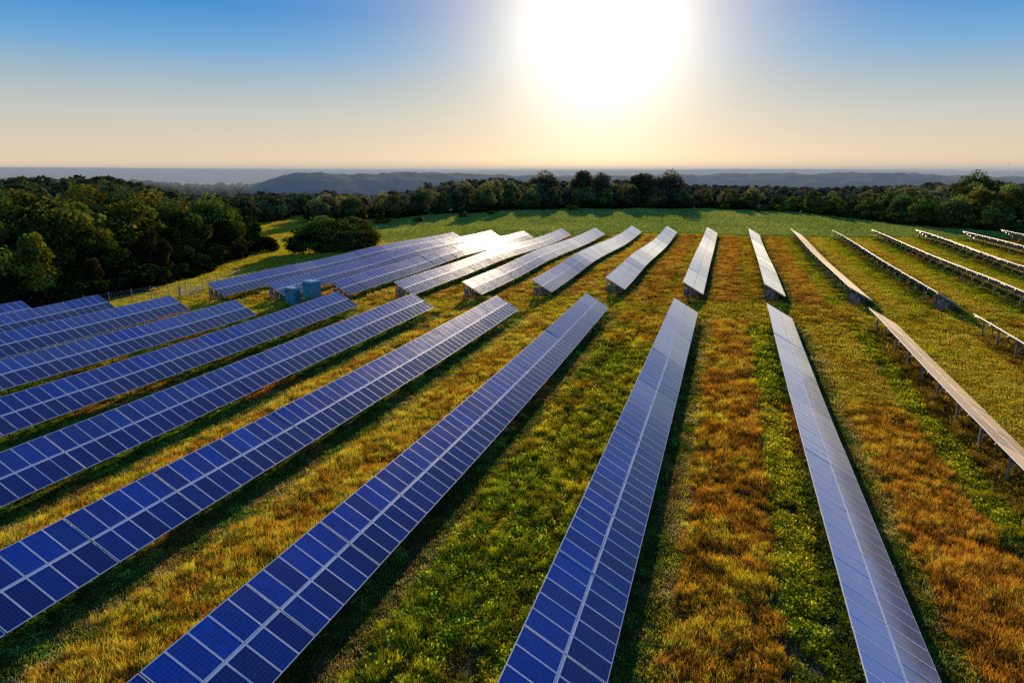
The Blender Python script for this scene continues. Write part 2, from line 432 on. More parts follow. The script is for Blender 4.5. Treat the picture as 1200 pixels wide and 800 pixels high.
# ------------------------------------------------------------------ grass scatter (stuff)
def blades_mesh(name, n, rad, h0, h1, w, lean, m, seed, seg=2, broad=False, bend=.6):
    r = random.Random(seed); V = []; F = []; C = []
    for _ in range(n):
        a = r.uniform(0, 2*math.pi); d = rad*math.sqrt(r.random())
        bx, by = d*math.cos(a), d*math.sin(a)
        h = r.uniform(h0, h1)*(1-.25*d/rad); ww = w*r.uniform(.7, 1.3)
        t = r.uniform(0, 2*math.pi); ln = lean*r.uniform(.2, 1.)*h
        dx, dy = math.cos(t), math.sin(t); sx, sy = -dy*ww, dx*ww
        if r.random() < .5: sx, sy = dx*ww, dy*ww
        b = r.uniform(.55, 1.25); warm = r.uniform(.8, 1.15)
        k = len(V)
        if broad:      # broad leaf: diamond lying outward
            z0 = r.uniform(.2, 1.)*h
            V += [(bx, by, z0*.6), (bx+dx*ln*.5-dy*ww, by+dy*ln*.5+dx*ww, z0), (bx+dx*ln, by+dy*ln, z0*r.uniform(.7, 1.1)), (bx+dx*ln*.5+dy*ww, by+dy*ln*.5-dx*ww, z0*.95)]
            F.append((k, k+1, k+2, k+3)); C += [(b*warm, b, b*.8, 1)]*4
        else:
            V += [(bx-sx, by-sy, 0), (bx+sx, by+sy, 0), (bx+sx*.8+dx*ln*.35, by+sy*.8+dy*ln*.35, h*.55), (bx-sx*.8+dx*ln*.35, by-sy*.8+dy*ln*.35, h*.55),
                  (bx+sx*.25+dx*ln, by+sy*.25+dy*ln, h), (bx-sx*.25+dx*ln, by-sy*.25+dy*ln, h)]
            F += [(k, k+1, k+2, k+3), (k+3, k+2, k+4, k+5)]
            C += [(.14*b*warm, .16*b, .14*b, 1)]*2 + [(.72*b*warm, .72*b, .65*b, 1)]*2 + [(1.35*b*warm, 1.2*b, 1.*b, 1)]*2  # sunlit tips and shaded roots painted along each blade
    me = bpy.data.meshes.new(name); me.from_pydata(V, [], F); me.materials.append(m)
    ca = me.color_attributes.new('bv', 'FLOAT_COLOR', 'POINT'); ca.data.foreach_set('color', np.array(C, np.float32).ravel())
    me.update(); return me

def scatter(name, label, cat, protos, P, rot, scl, colr, var):
    """one ground-cover object: prototype tufts instanced on its own points"""
    me = bpy.data.meshes.new(name); me.vertices.add(len(P))
    me.vertices.foreach_set('co', np.asarray(P, np.float32).ravel())
    for nm, ty, key, data in (('rot', 'FLOAT_VECTOR', 'vector', rot), ('scl', 'FLOAT_VECTOR', 'vector', scl), ('col', 'FLOAT_COLOR', 'color', colr), ('var', 'INT', 'value', var)):
        a = me.attributes.new(nm, ty, 'POINT'); a.data.foreach_set(key, np.asarray(data, np.int32 if ty == 'INT' else np.float32).ravel())
    o = link(name, me); tag(o, label, cat, kind='stuff')
    ng = bpy.data.node_groups.new(name, 'GeometryNodeTree')
    ng.interface.new_socket('Geometry', in_out='INPUT', socket_type='NodeSocketGeometry')
    ng.interface.new_socket('Geometry', in_out='OUTPUT', socket_type='NodeSocketGeometry')
    gi = ng.nodes.new('NodeGroupInput'); go = ng.nodes.new('NodeGroupOutput')
    jn = ng.nodes.new('GeometryNodeJoinGeometry')
    for p in protos:
        oi = ng.nodes.new('GeometryNodeObjectInfo'); oi.inputs['Object'].default_value = p; oi.inputs['As Instance'].default_value = True
        ng.links.new(oi.outputs['Geometry'], jn.inputs[0])
    ip = ng.nodes.new('GeometryNodeInstanceOnPoints'); ip.inputs['Pick Instance'].default_value = True
    def na(nm, ty):
        n = ng.nodes.new('GeometryNodeInputNamedAttribute'); n.data_type = ty; n.inputs['Name'].default_value = nm; return n.outputs['Attribute']
    e = ng.nodes.new('FunctionNodeEulerToRotation'); ng.links.new(na('rot', 'FLOAT_VECTOR'), e.inputs[0])
    ng.links.new(gi.outputs[0], ip.inputs['Points']); ng.links.new(jn.outputs[0], ip.inputs['Instance'])
    ng.links.new(na('var', 'INT'), ip.inputs['Instance Index']); ng.links.new(e.outputs[0], ip.inputs['Rotation'])
    ng.links.new(na('scl', 'FLOAT_VECTOR'), ip.inputs['Scale'])
    ng.links.new(ip.outputs[0], go.inputs[0])
    md = o.modifiers.new('scatter', 'NODES'); md.node_group = ng
    return o
def protos(name, metas):
    return [bpy.data.objects.new(name+'_source', me) for me in metas]     # never linked to the scene

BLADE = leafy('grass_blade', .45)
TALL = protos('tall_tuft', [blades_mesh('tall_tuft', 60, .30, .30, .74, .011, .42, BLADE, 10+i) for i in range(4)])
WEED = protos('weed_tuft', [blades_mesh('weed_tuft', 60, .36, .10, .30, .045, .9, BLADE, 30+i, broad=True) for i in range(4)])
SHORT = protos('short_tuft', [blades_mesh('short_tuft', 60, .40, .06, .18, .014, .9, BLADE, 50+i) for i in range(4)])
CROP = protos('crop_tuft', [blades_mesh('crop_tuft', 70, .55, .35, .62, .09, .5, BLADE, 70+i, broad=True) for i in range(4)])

xs_ = sorted(set(r[0] for r in ROWS))
ne = np.array([(-95,62),(-86,63.8),(-77,67),(-67,69),(-58,69.6),(-48,77.8),(-38,79.3),(-28,82),(-17,85.6),(-5.8,86.3),(5,86.3),(16,86),(27,87),(80,87)])
fs = np.array([(-95,72),(-70,78),(-62,81.2),(-54,84.5),(-44.6,86.3),(-36,90.3),(-27,95.2),(-17,99.6),(-5.7,100.2),(5,101),(80,102)])
fe = np.array([(-95,165),(-70,168),(-62,178),(-53,182.5),(-44,188.5),(-36,194.5),(-27,200.5),(-17,203.5),(5,202.5),(16,203),(27,205),(37,208),(48,210.5),(60,214),(71,218),(110,226)])
def rel_x(x, y, near):
    X = np.array([r[0] for r in ROWS if (r[1] < 87 and r[2] < 95) == near]); X = np.sort(X)
    X = np.concatenate([[X[0]-10.7], X, [X[-1]+10.7, X[-1]+21.4]])
    i = np.clip(np.searchsorted(X, x, side='right')-1, 0, len(X)-2)
    return x-X[i], X[i], X[i+1]-X[i]

# jittered points inside the area any nearby viewpoint could see, cells growing with distance
def field_points(y0, y1, k=.0066, smin=.26, smax=.64):
    out = []; y = y0
    while y < y1:
        d = math.hypot(y, 16); s = min(max(d*k, smin), smax)
        xa, xb = max(-1.52*y-5, -190), .41*y+7
        n = int((xb-xa)/s)
        x = xa + (np.arange(n)+RNG.random(n))*s
        out.append(np.stack([x, y+RNG.random(n)*s, np.full(n, s)], 1)); y += s
    return np.concatenate(out)
P = field_points(9., 285.)
x, y, s = P.T
yn_, yf_, ye_ = np.interp(x, ne[:,0], ne[:,1]), np.interp(x, fs[:,0], fs[:,1]), np.interp(x, fe[:,0], fe[:,1])
near = y < yn_+.3; far = (y > yf_-.5) & (y < ye_+.5)
rn, Xn, wn = rel_x(x, y, True); rf, Xf, wf = rel_x(x, y, False)
r = np.where(near, rn, rf); w = np.where(near, wn, wf); XI = np.where(near, Xn, Xf)
nb = fbm(x/6, y/6, 1); nc = fbm(x/1.7, y/1.7, 5); nd = vnoise(x/.6, y/.9, 9); nl = fbm(x/22, y/22, 21)
r = r + (fbm((x+.6*y)/3.1, (y-.6*x)/4.3, 61)-.5)*.65 + RNG.normal(0, .16, len(x))
species = np.full(len(x), 2)          # 0 tall gold, 1 green weeds, 2 short grass
col = np.zeros((len(x), 3))
def setc(mask, sp, c):
    species[mask] = sp; col[mask] = c
GOLD = np.array((.76, .47, .055)); ORNG = np.array((.60, .31, .045)); YGRN = np.array((.52, .45, .035)); GRN = np.array((.25, .31, .02)); BRN = np.array((.26, .13, .03)); STRAW = np.array((.55, .40, .16)); DGRN = np.array((.06, .10, .018))
def lerp(a, b, t): return a + (b-a)*np.clip(t, 0, 1)[:, None]
tone = lerp(np.tile(GOLD, (len(x),1)), ORNG, (nb-.5)*2.6 + sstep(-8, 2, x)*.40 - .35*sstep(-10, -18, x) - .25*sstep(85, 105, y)*sstep(6, -6, x))
tone = lerp(tone, BRN, (nd-.5)*1.8)
tone = lerp(tone, YGRN, (nc-.56)*4)
# default meadow
setc(np.ones(len(x), bool), 2, 0); col[:] = lerp(np.tile(YGRN, (len(x),1)), GRN, (nb-.4)*3)
panelgap = (near | far) & (x > -92)
# under and beside the tables, their shadow painted in with darker plant colours
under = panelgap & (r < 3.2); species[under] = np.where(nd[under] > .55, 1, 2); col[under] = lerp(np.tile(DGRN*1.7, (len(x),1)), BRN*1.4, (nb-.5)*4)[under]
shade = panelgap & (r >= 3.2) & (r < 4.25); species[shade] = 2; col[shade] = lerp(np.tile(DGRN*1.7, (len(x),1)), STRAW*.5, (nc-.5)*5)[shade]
edge = panelgap & (r >= 4.25) & (r < 4.95); species[edge] = 2; col[edge] = lerp(np.tile(YGRN, (len(x),1)), STRAW, (nd-.35)*3)[edge]
gold = panelgap & (r >= 4.95) & (r < w-1.8); species[gold] = 0; col[gold] = tone[gold]
grn = panelgap & (r >= w-1.8); species[grn] = 1; col[grn] = lerp(np.tile(GRN, (len(x),1)), YGRN, (nb-.35)*3)[grn]
# the strip of low weeds left of the bottom centre row
g1 = near & (XI > -17.5) & (XI < -16) & (r >= 4.6)
t = nb + (y-58)/55.
species[g1] = np.where(t[g1] + .5*(nd[g1]-.5) > .8, 0, 1)
gc = lerp(np.tile(GRN*1.15, (len(x),1)), YGRN, (nb-.42)*3.5 + (nd-.5)); gc = lerp(gc, GOLD*.8, (t-.75)*3); col[g1] = gc[g1]
mow = (np.abs(r-6.3) < .22) | (np.abs(r-7.9) < .22) | (np.abs(r-9.5) < .2)
mix_ = g1 & (species == 1) & (RNG.random(len(x)) < .28); species[mix_] = 0; col[mix_] *= .9
ml_ = g1 & mow; species[ml_] = 2; col[ml_] = lerp(col*.55, BRN*.8, nd*.8)[ml_]
# right of the centre: gold thins out to yellow green away from the viewer
g2 = near & (XI > 4) & (XI < 6.5) & (r >= 4.95)
t2 = (y-48)/22 + (nb-.5)*2.5
species[g2] = np.where((r[g2] > w[g2]-2.0) & (nd[g2] > .3), 1, np.where(t2[g2] > .5, 2, 0))
c2 = lerp(tone, ORNG, (.45-t2)*.7); c2 = lerp(c2, (YGRN+GOLD)*.5, t2-.2); c2 = lerp(c2, GRN*.8+YGRN*.2, (r-(w-2.2))*1.2); col[g2] = c2[g2]
g3 = near & (XI > 15)
species[g3] = np.where(r[g3] < 3.4, 1, 2)
c3 = lerp(np.tile(YGRN*1.15, (len(x),1)), GOLD*1.05, (nb-.42)*3.5); c3 = lerp(c3, BRN*.7+DGRN, (3.6-r)*1.2); col[g3] = c3[g3]
g4 = g3 & (r < 3.2) & (nc > .42); species[g4] = 0
# beyond the track: brownish gold blocks with a green stripe, lighter to the right
f1 = far & (r >= 4.3); c4 = lerp(tone, BRN*1.8, .5+.0*nb)
c4 = lerp(c4, GOLD*.75+YGRN*.25, (x-12)/10.)
st = (r > w-2.6) & (r < w-1.5)
c4 = np.where(st[:, None], np.array((.34, .44, .03)), c4)
c4 = np.where(((r >= w-1.5))[:, None], lerp(c4, GRN*1.2, (x+5)/25.), c4)
species[f1] = np.where(st[f1] | (x[f1] > 15), 2, 0); col[f1] = c4[f1]
# mown track
tr = ~near & ~far & (y < ye_) & (x > -72); band = .5+.5*np.sin(y*3.4+nb*3)
species[tr] = np.where((nd[tr] > .8), 0, 2)
ct = lerp(np.tile(YGRN*1.05, (len(x),1)), GOLD*.7, (nb-.4)*3); ct = lerp(ct, BRN*.5, (band-.72)*2.2); col[tr] = ct[tr]
# sunny meadow at the left
md_ = (x < -60) & ~near & (~far | (x < -72)); species[md_] = 2; cm = lerp(np.tile(YGRN*1.15, (len(x),1)), GOLD, (nl-.5)*3); cm = lerp(cm, BRN, (nc-.62)*4); col[md_] = cm[md_]
furrow = panelgap & near & (np.abs(r-(w-1.85)) < .16) & (XI > -8)
keep = (y < np.interp(x, fe[:,0], fe[:,1]) + 3 + .0*x) | (x < -72)
dead = keep & (x < -72) & (y > 284); keep &= ~dead
clump = vnoise(x/.75, y/1.0, 77)*.6 + vnoise(x/2.1, y/2.6, 78)*.4
col *= ((.35 + 1.3*RNG.random(len(x))**1.2)*(.5 + 1.2*clump)*1.2)[:, None]
col *= (1 + .3*sstep(-12, -20, x))[:, None]
col = np.clip(col*np.where(species == 0, 1.0, 1.3)[:, None], .004, .92)
zz = hgt(x, y)
base = np.maximum(s/.27, 1.)
hs = np.where(species == 0, (.50+.4*nb+.5*(RNG.random(len(x))-.5))*(.68+.7*clump), .75+.7*RNG.random(len(x)))*np.where(y > 100, .85, 1.)
hs = np.where(panelgap & (r < 3.0) & (species != 0), np.minimum(hs, 1.), hs)
rot = np.stack([RNG.normal(0, .10, len(x)), RNG.normal(0, .10, len(x)), RNG.random(len(x))*6.283], 1)
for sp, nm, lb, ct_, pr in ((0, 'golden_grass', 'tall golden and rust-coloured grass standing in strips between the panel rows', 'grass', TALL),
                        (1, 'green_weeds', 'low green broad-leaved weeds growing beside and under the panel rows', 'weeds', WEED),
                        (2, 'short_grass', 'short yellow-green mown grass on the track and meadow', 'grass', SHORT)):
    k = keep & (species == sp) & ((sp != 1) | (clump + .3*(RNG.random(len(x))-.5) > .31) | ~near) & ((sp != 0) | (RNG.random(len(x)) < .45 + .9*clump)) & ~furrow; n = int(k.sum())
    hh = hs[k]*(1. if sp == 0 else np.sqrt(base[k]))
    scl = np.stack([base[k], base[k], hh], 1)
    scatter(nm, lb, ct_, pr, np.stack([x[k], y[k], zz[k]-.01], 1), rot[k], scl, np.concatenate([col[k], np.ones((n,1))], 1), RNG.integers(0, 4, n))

# ------------------------------------------------------------------ crop field behind the site
poly = np.array([(-100,150),(-138,212),(-134,247),(-115,270),(-93,297),(-58,315),(2,327),(13,323),(32,311),(45,288),(54,261),(64,249),(74,243),(83,236),(120,228)])
def back(xx): return np.interp(xx, poly[1:,0][np.argsort(poly[1:,0])], poly[1:,1][np.argsort(poly[1:,0])])
cp = []
yy = 168.
while yy < 330:
    sx = .95; n = int((130+150)/sx); xx = -150+(np.arange(n)+RNG.random(n))*sx
    cp.append(np.stack([xx, np.full(n, yy)+RNG.normal(0, .12, n)], 1)); yy += 1.15
cp = np.concatenate(cp)
# rows follow the curve of the hill at the left
cx_, cy_ = cp.T; cy_ = cy_ + 10*sstep(-60, -150, cx_)*np.sin((cx_+60)/40.)
ok = (cy_ > np.interp(cx_, fe[:,0], fe[:,1])+4.5) & (cy_ < back(cx_)+5) & (cx_ > -140) & (cx_ < 118) & ((cx_ > -100) | (cy_ > 150-(cx_+100)*1.6)) & (cx_ > -1.52*cy_)
tl = np.sin((cy_-.16*cx_)*.55)        # tramlines
ok &= ~((tl > .93) & (cx_ < -45))
cx_, cy_ = cx_[ok], cy_[ok]; n = len(cx_)
pn = fbm(cx_/18, cy_/30, 31); ps = vnoise(cx_/90, cy_/3.2, 33)
cc = lerp(np.tile(np.array((.40, .54, .15)), (n,1)), np.array((.58, .66, .22)), (pn-.4)*2.5+(ps-.5)*.9); cc *= (.75+.5*RNG.random(n))[:, None]
scatter('crop_plants', 'low green field crop in fine rows on the rise behind the panels', 'crop field', CROP,
        np.stack([cx_, cy_, hgt(cx_, cy_)-.03], 1), np.stack([np.zeros(n), np.zeros(n), RNG.random(n)*6.28], 1),
        np.stack([np.full(n, 1.25), np.full(n, 1.25), .8+.4*RNG.random(n)], 1), np.concatenate([cc, np.ones((n,1))], 1), RNG.integers(0, 4, n))

# ------------------------------------------------------------------ trees
LEAF = leafy('tree_leaf', .30, atype='OBJECT_COLOR', vert='bv')
BARK = simple('bark', (.09, .07, .05), .9, 0, 4., .4)
def crown_mesh(seed, rx, rz, cz, lobes, nleaf, leaf, gap=.0, taper=.15):
    g = np.random.default_rng(seed)
    # lobe centres inside the crown envelope
    L = []
    while len(L) < lobes:
        p = g.uniform(-1, 1, 3)
        if np.linalg.norm(p) < 1 and (p[2] > -.85):
            k = 1 - taper*max(p[2], 0)
            L.append((p[0]*rx*.78*k, p[1]*rx*.78*k, cz+p[2]*rz*.80, g.uniform(.20, .40)*rx))
    L = np.array(L); li = g.choice(len(L), nleaf, p=L[:,3]**2/np.sum(L[:,3]**2))
    d = g.normal(size=(nleaf, 3)); d /= np.linalg.norm(d, axis=1)[:, None]
    rad = g.uniform(.35, 1.25, nleaf)**.6*L[li, 3]
    c = L[li, :3] + d*rad[:, None]*np.array((1, 1, .82))
    nrm = d + g.normal(size=(nleaf, 3))*.65 + np.array((0, 0, .25)); nrm /= np.linalg.norm(nrm, axis=1)[:, None]
    u = np.cross(nrm, g.normal(size=(nleaf, 3))); u /= np.linalg.norm(u, axis=1)[:, None]; v = np.cross(nrm, u)
    sz = leaf*g.uniform(.6, 1.35, nleaf)[:, None]
    q = np.stack([c-u*sz, c-v*sz*.6+nrm*sz*.2, c+u*sz, c+v*sz*.6+nrm*sz*.2], 1)
    me = bpy.data.meshes.new('crown_mesh')
    me.vertices.add(nleaf*4); me.vertices.foreach_set('co', q.reshape(-1).astype(np.float32))
    me.loops.add(nleaf*4); me.loops.foreach_set('vertex_index', np.arange(nleaf*4, dtype=np.int32))
    me.polygons.add(nleaf); me.polygons.foreach_set('loop_start', np.arange(0, nleaf*4, 4, dtype=np.int32))
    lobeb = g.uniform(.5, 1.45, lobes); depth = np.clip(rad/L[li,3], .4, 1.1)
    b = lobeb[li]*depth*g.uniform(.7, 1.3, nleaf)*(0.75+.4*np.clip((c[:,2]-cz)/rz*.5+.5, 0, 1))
    warm = g.uniform(.85, 1.2, nleaf)
    C = np.stack([b*warm, b, b*.85, np.ones(nleaf)], 1).repeat(4, 0)
    ca = me.color_attributes.new('bv', 'FLOAT_COLOR', 'POINT'); ca.data.foreach_set('color', C.astype(np.float32).ravel())
    me.materials.append(LEAF); me.update(calc_edges=True); return me
def trunk_mesh(seed, h, r0, spread, cz):
    r = random.Random(seed); mb = MB()
    p = Vector((0, 0, -.3)); k = 4
    pts = [p]
    for i in range(k): pts.append(Vector((r.uniform(-.2, .2), r.uniform(-.2, .2), (i+1)*h*.8/k)))
    for i in range(k): mb.tube(pts[i], pts[i+1], r0*(1-.2*i), r0*(1-.2*(i+1)), 8, caps=False)
    for i in range(7):
        b = pts[1+i % 3].lerp(pts[2+i % 3], r.random()); a = i*2.4+r.random()
        e = b + Vector((math.cos(a)*spread*r.uniform(.5, .9), math.sin(a)*spread*r.uniform(.5, .9), h*r.uniform(.12, .3)))
        mb.tube(b, e, r0*.4, r0*.1, 5, caps=False)
    return mb.mesh('trunk_mesh', [BARK], smooth=True)
TREES = []      # unit: about 12 m tall
for i, (rx, rz, cz, lob, tp) in enumerate([(4.6, 5.6, 6.3, 34, .1), (3.8, 5.8, 6.3, 30, .3), (5.4, 5.2, 6.2, 40, .05), (4.2, 5.6, 6.2, 34, .2), (3.2, 5.9, 6.2, 28, .45), (5.0, 5.6, 6.4, 42, .15)]):
    TREES.append((crown_mesh(100+i, rx, rz, cz, lob, 6500, .30, taper=tp), trunk_mesh(200+i, 9, .26, rx*.8, cz)))
BUSHES = [crown_mesh(300+i, 1.5, 1.1, 1.0, 9, 1500, .15) for i in range(3)]
BSTEM = [trunk_mesh(320+i, 1.4, .07, 1.0, 1.) for i in range(3)]

SKY = np.array([(-40,205),(0,204),(130,202),(200,216),(240,231),(270,226),(340,223),(440,223),(480,216),(520,209),(575,205),(640,209),(735,208),(760,212),(860,214),(950,216),(1040,213),(1100,209),(1140,206),(1200,211),(1300,211)], float)
SKA = np.degrees(np.arctan((SKY[:,0]-600)/800))-17.4; SKE = (SKY[:,1]-200)/850
def cap_height(x, y, extra=0.):
    """tallest tree here that stays under the skyline of the woods as seen over the farm"""
    d = np.hypot(x, y); e = np.interp(np.degrees(np.arctan2(x, y)), SKA, SKE)
    return 18 - (e+extra)*d - hgt(x, y)
def tree(x, y, h, wide, tone, label, group, v, rz, name='broadleaf_tree', cap=None, sink=0.):
    if cap is not None: h = max(min(h, float(cap_height(x, y, cap))), 5.)
    t = empty(name, (x, y, hz(x, y)), label, 'tree', group, rz)
    k = h/12.
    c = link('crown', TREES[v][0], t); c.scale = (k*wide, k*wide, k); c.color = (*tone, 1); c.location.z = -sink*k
    q = link('trunk', TREES[v][1], t); q.scale = (k, k, k)
    return t
def bush(x, y, h, tone, label, group, v, wide=1.2):
    t = empty('bush', (x, y, hz(x, y)), label, 'bush', group, random.uniform(0, 6))
    k = h/2.1
    c = link('foliage', BUSHES[v], t); c.scale = (k*wide, k*wide, k); c.color = (*tone, 1)
    q = link('stem', BSTEM[v], t); q.scale = (k, k, k)
    return t
DK = (.085, .135, .032); OL = (.22, .24, .035); YG = (.36, .38, .03); MG = (.14, .21, .035); BR = (.21, .14, .03); HZ = (.16, .165, .10)  # HZ: leaf tone with distance haze mixed in
def jit(c, r, a=.25): return tuple(v*(1+r.uniform(-a, a)) for v in c)
tr = random.Random(5)
SIZE = lambda h: 'tall' if h > 15.5 else 'mid-height' if h > 12.5 else 'low'
def toneword(c): return {DK: 'dark', OL: 'olive', YG: 'bright yellow-green', MG: 'green', BR: 'brown-tinged', HZ: 'hazy grey-green'}[c]

# left wood: rows of trees from its edge inward
edge = [(-97,50),(-96,60),(-95,70),(-95,80),(-97,90),(-100,100),(-104,110),(-107,120),(-110,131),(-114,142),(-120,153)]
WL = 'trees of the dark wood at the left'
for row in range(5):
    for i, (ex, ey) in enumerate(edge):
        px = ex - row*9.5 + tr.uniform(-2, 2) - (2 if row else 0); py = ey + row*4.5 + tr.uniform(-2.5, 2.5)
        h = (tr.uniform(10, 13.5) if row == 0 else tr.uniform(13, 16.5)) + (.4*row)
        c = tr.choice([DK, DK, MG, OL]) if row else tr.choice([DK, DK, DK, MG])
        wood = 'at the front edge of the left wood' if row == 0 else 'inside the left wood behind its front trees' if row < 3 else 'at the back of the left wood'
        if row == 0 and 56 < ey < 82: h *= .66
        tree(px, py, h, tr.uniform(.9, 1.4), tuple((.5 if row == 0 else .74)*v for v in jit(c, tr)), f'{SIZE(h)} {toneword(c)} broadleaf tree {wood}', WL, tr.randrange(6), tr.uniform(0, 6), cap=tr.uniform(0, .014), sink=1.2 if row == 0 else .5)  # front row darkened: shade along the wood edge put into the leaf tone
tree(-100, 64, 14., 1.2, (.25, .30, .035), 'large bright yellow-green tree glowing at the left border of the wood', WL, 2, 1.)
tree(-97, 74, 12.3, .95, (.27, .31, .035), 'smaller yellow-green tree glowing next to the large glowing one at the left border', WL, 3, 2.)
tree(-102, 88, 12.8, 1.15, OL, 'olive tree with a domed sunlit crown in the middle of the dark wood', WL, 0, 2.)
tree(-113, 131, 13.8, 1.2, MG, 'round dark green tree closing the right end of the left wood', WL, 5, .5)
for i in range(34):
    f = (i+.5)/34*(len(edge)-1); k = min(int(f), len(edge)-2); q = f-k
    ex = edge[k][0]*(1-q)+edge[k+1][0]*q; ey = edge[k][1]*(1-q)+edge[k+1][1]*q
    bush(ex+tr.uniform(1., 5.5), ey+tr.uniform(-1, 1), tr.uniform(2.4, 4.6), tuple(.4*v for v in jit(DK, tr)), 'dark bush at the foot of the left wood', 'bushes at the foot of the left wood', i % 3, 1.5)  # shade at the foot of the wood put into the bush colour
# isolated thicket beside the leftmost far row
CL = 'trees of the thicket left of the far panels'
for i, (px, py, h, wd, c, lb) in enumerate([(-90,141,8.2,1.25,MG,'largest rounded tree of the thicket beside the leftmost far panel row'),
    (-84.5,147,7.2,1.1,OL,'olive tree at the right end of the thicket by the far panels'),
    (-96,143,6.8,1.2,DK,'dark low tree at the left end of the thicket by the far panels'),
    (-88,152,8.8,1.1,MG,'back tree of the thicket by the far panels'),
    (-82,136,5.2,1.3,DK,'small front tree of the thicket nearest the panels')]):
    tree(px, py, h*1.2, wd*1.5, jit(c, tr, .1), lb, CL, i, i*1.3, sink=1.6)
# wood along the back of the crop field
front = [(-150,226),(-141,238),(-133,251),(-124,262),(-116,274),(-106,284),(-96,295),(-86,302),(-76,309),(-66,315),(-56,319),(-45,323),(-34,326),(-23,329),(-12,331),(0,332),(9,331)]
WB = 'trees of the wood behind the crop field'
for row in range(5):
    for i, (ex, ey) in enumerate(front):
        nx_, ny_ = -.35*(1-i/17.), 1.
        px = ex + nx_*row*12 + tr.uniform(-3, 3); py = ey + 3 + ny_*row*13 + tr.uniform(-3, 3)
        h = (tr.uniform(10, 13), tr.uniform(12, 14.5), tr.uniform(12.5, 15), tr.uniform(13, 17), tr.uniform(14, 18))[row]
        c = tr.choice([DK, MG, DK]) if row < 2 else tr.choice([DK, HZ, OL])
        wood = 'along the crop field edge' if row == 0 else 'second deep behind the crop field' if row == 1 else 'deep in the wood behind the crop field'
        tree(px, py, h, tr.uniform(.85, 1.45), tuple((.62-.07*row)*v*1.5+(.34+.11*row)*u for v, u in zip(jit(c, tr), (.25, .22, .15))), f'{SIZE(h)} {toneword(c)} tree {wood}', WB, tr.randrange(6), tr.uniform(0, 6), cap=tr.uniform(0, .012), sink=.8)  # warm haze veil mixed into the leaf colour, stronger row by row
for px, py, h, wd, v, lb in [(-93,352,17.4,1.4,5,'tall domed tree topping the wood left of the sun'), (-73,356,19.4,.9,2,'tallest tree of the wood, its tuft of crown above the skyline'),
     (-47,352,16.8,.9,3,'thin-topped tall tree just right of the tallest one'), (-42,356,17.8,1.25,2,'fuzzy tall tree below the sun, left of a pair'), (-30,357,17.6,1.3,5,'fuzzy tall tree below the sun, right of a pair'), (-62,350,16.6,1.,0,'narrow tree between the tallest tree and the fuzzy pair')]:
    tree(px, py, h, wd, HZ, lb, WB, v, .7*v)
for i in range(46):
    f = (i+.5)/46*(len(front)-1); k = min(int(f), len(front)-2); q = f-k
    bush(front[k][0]*(1-q)+front[k+1][0]*q+tr.uniform(-2, 2), front[k][1]*(1-q)+front[k+1][1]*q+tr.uniform(-2, 1.5), tr.uniform(2.6, 4.6), tuple(.6*v for v in jit(DK, tr)), 'dark bush at the foot of the wood behind the crop field', 'bushes at the foot of the back wood', i % 3, 1.9)
# wood to the right
fr2 = [(18,328),(27,322),(36,314),(43,304),(49,294),(54,284),(58,273),(64,262),(71,255),(79,249),(88,245),(98,241),(109,238)]
WR = 'trees of the wood at the right'
for row in range(5):
    for i, (ex, ey) in enumerate(fr2):
        px = ex + row*6 + tr.uniform(-2.5, 2.5); py = ey + 3 + row*12 + tr.uniform(-2.5, 2.5)
        h = (tr.uniform(8, 12), tr.uniform(12, 15), tr.uniform(13, 16.), tr.uniform(12, 15), tr.uniform(12.5, 15.5))[row] + (2.5 if i > 6 else 0)
        c = tr.choice([OL, MG, MG, DK]) if row < 2 else tr.choice([DK, MG, OL, HZ])
        if i > 6 and row in (1, 2) and tr.random() < .5: c = BR if tr.random() < .4 else OL
        wood = 'at the field edge of the right wood' if row == 0 else 'second deep in the right wood' if row == 1 else 'at the back of the right wood'
        tree(px, py, h, tr.uniform(.85, 1.45), tuple((.8-.1*row)*v*1.4+(.18+.12*row)*u for v, u in zip(jit(c, tr), (.25, .22, .15))), f'{SIZE(h)} {toneword(c)} tree {wood}', WR, tr.randrange(6), tr.uniform(0, 6), cap=tr.uniform(0, .012), sink=.8)  # same painted haze veil in the leaf colour, growing with depth
for i in range(40):
    f = (i+.5)/40*(len(fr2)-1); k = min(int(f), len(fr2)-2); q = f-k
    bush(fr2[k][0]*(1-q)+fr2[k+1][0]*q+tr.uniform(-2, 2), fr2[k][1]*(1-q)+fr2[k+1][1]*q+tr.uniform(-2, 1.5), tr.uniform(2.6, 4.6), tuple(.7*v for v in jit(MG, tr)), 'green bush at the foot of the right wood', 'bushes at the foot of the right wood', i % 3, 1.9)
tree(88, 300, 18, 1.05, DK, 'tall dark tree standing above the right wood', WR, 5, 1.)
tree(80, 262, 13.5, 1.25, (.30, .25, .04), 'broad golden-olive tree in front of the right wood', WR, 2, 2.)
for px, py, h, v, lb in [(-123,231,3.4,0,'wide pale bush at the left start of the crop field edge'),(-113,240,2.4,1,'small round bush right of the wide pale bush'),(-103,262,2.2,2,'low bush at the crop field edge, third from the left'),
      (-96,275,2.4,0,'low bush at the crop field edge, fourth from the left'),(-66,300,2.8,1,'rounded bush in front of the central wood'),(-2,325,2.8,2,'bush in front of the wood behind the leaning beige row'),(14,320,3.8,0,'pointed bush where the right wood begins'),(22,318,3.6,1,'paired bush beside the pointed one at the right wood')]:
    bush(px, py, h, jit(OL, tr), lb, 'bushes along the crop field edge', v, 1.5)

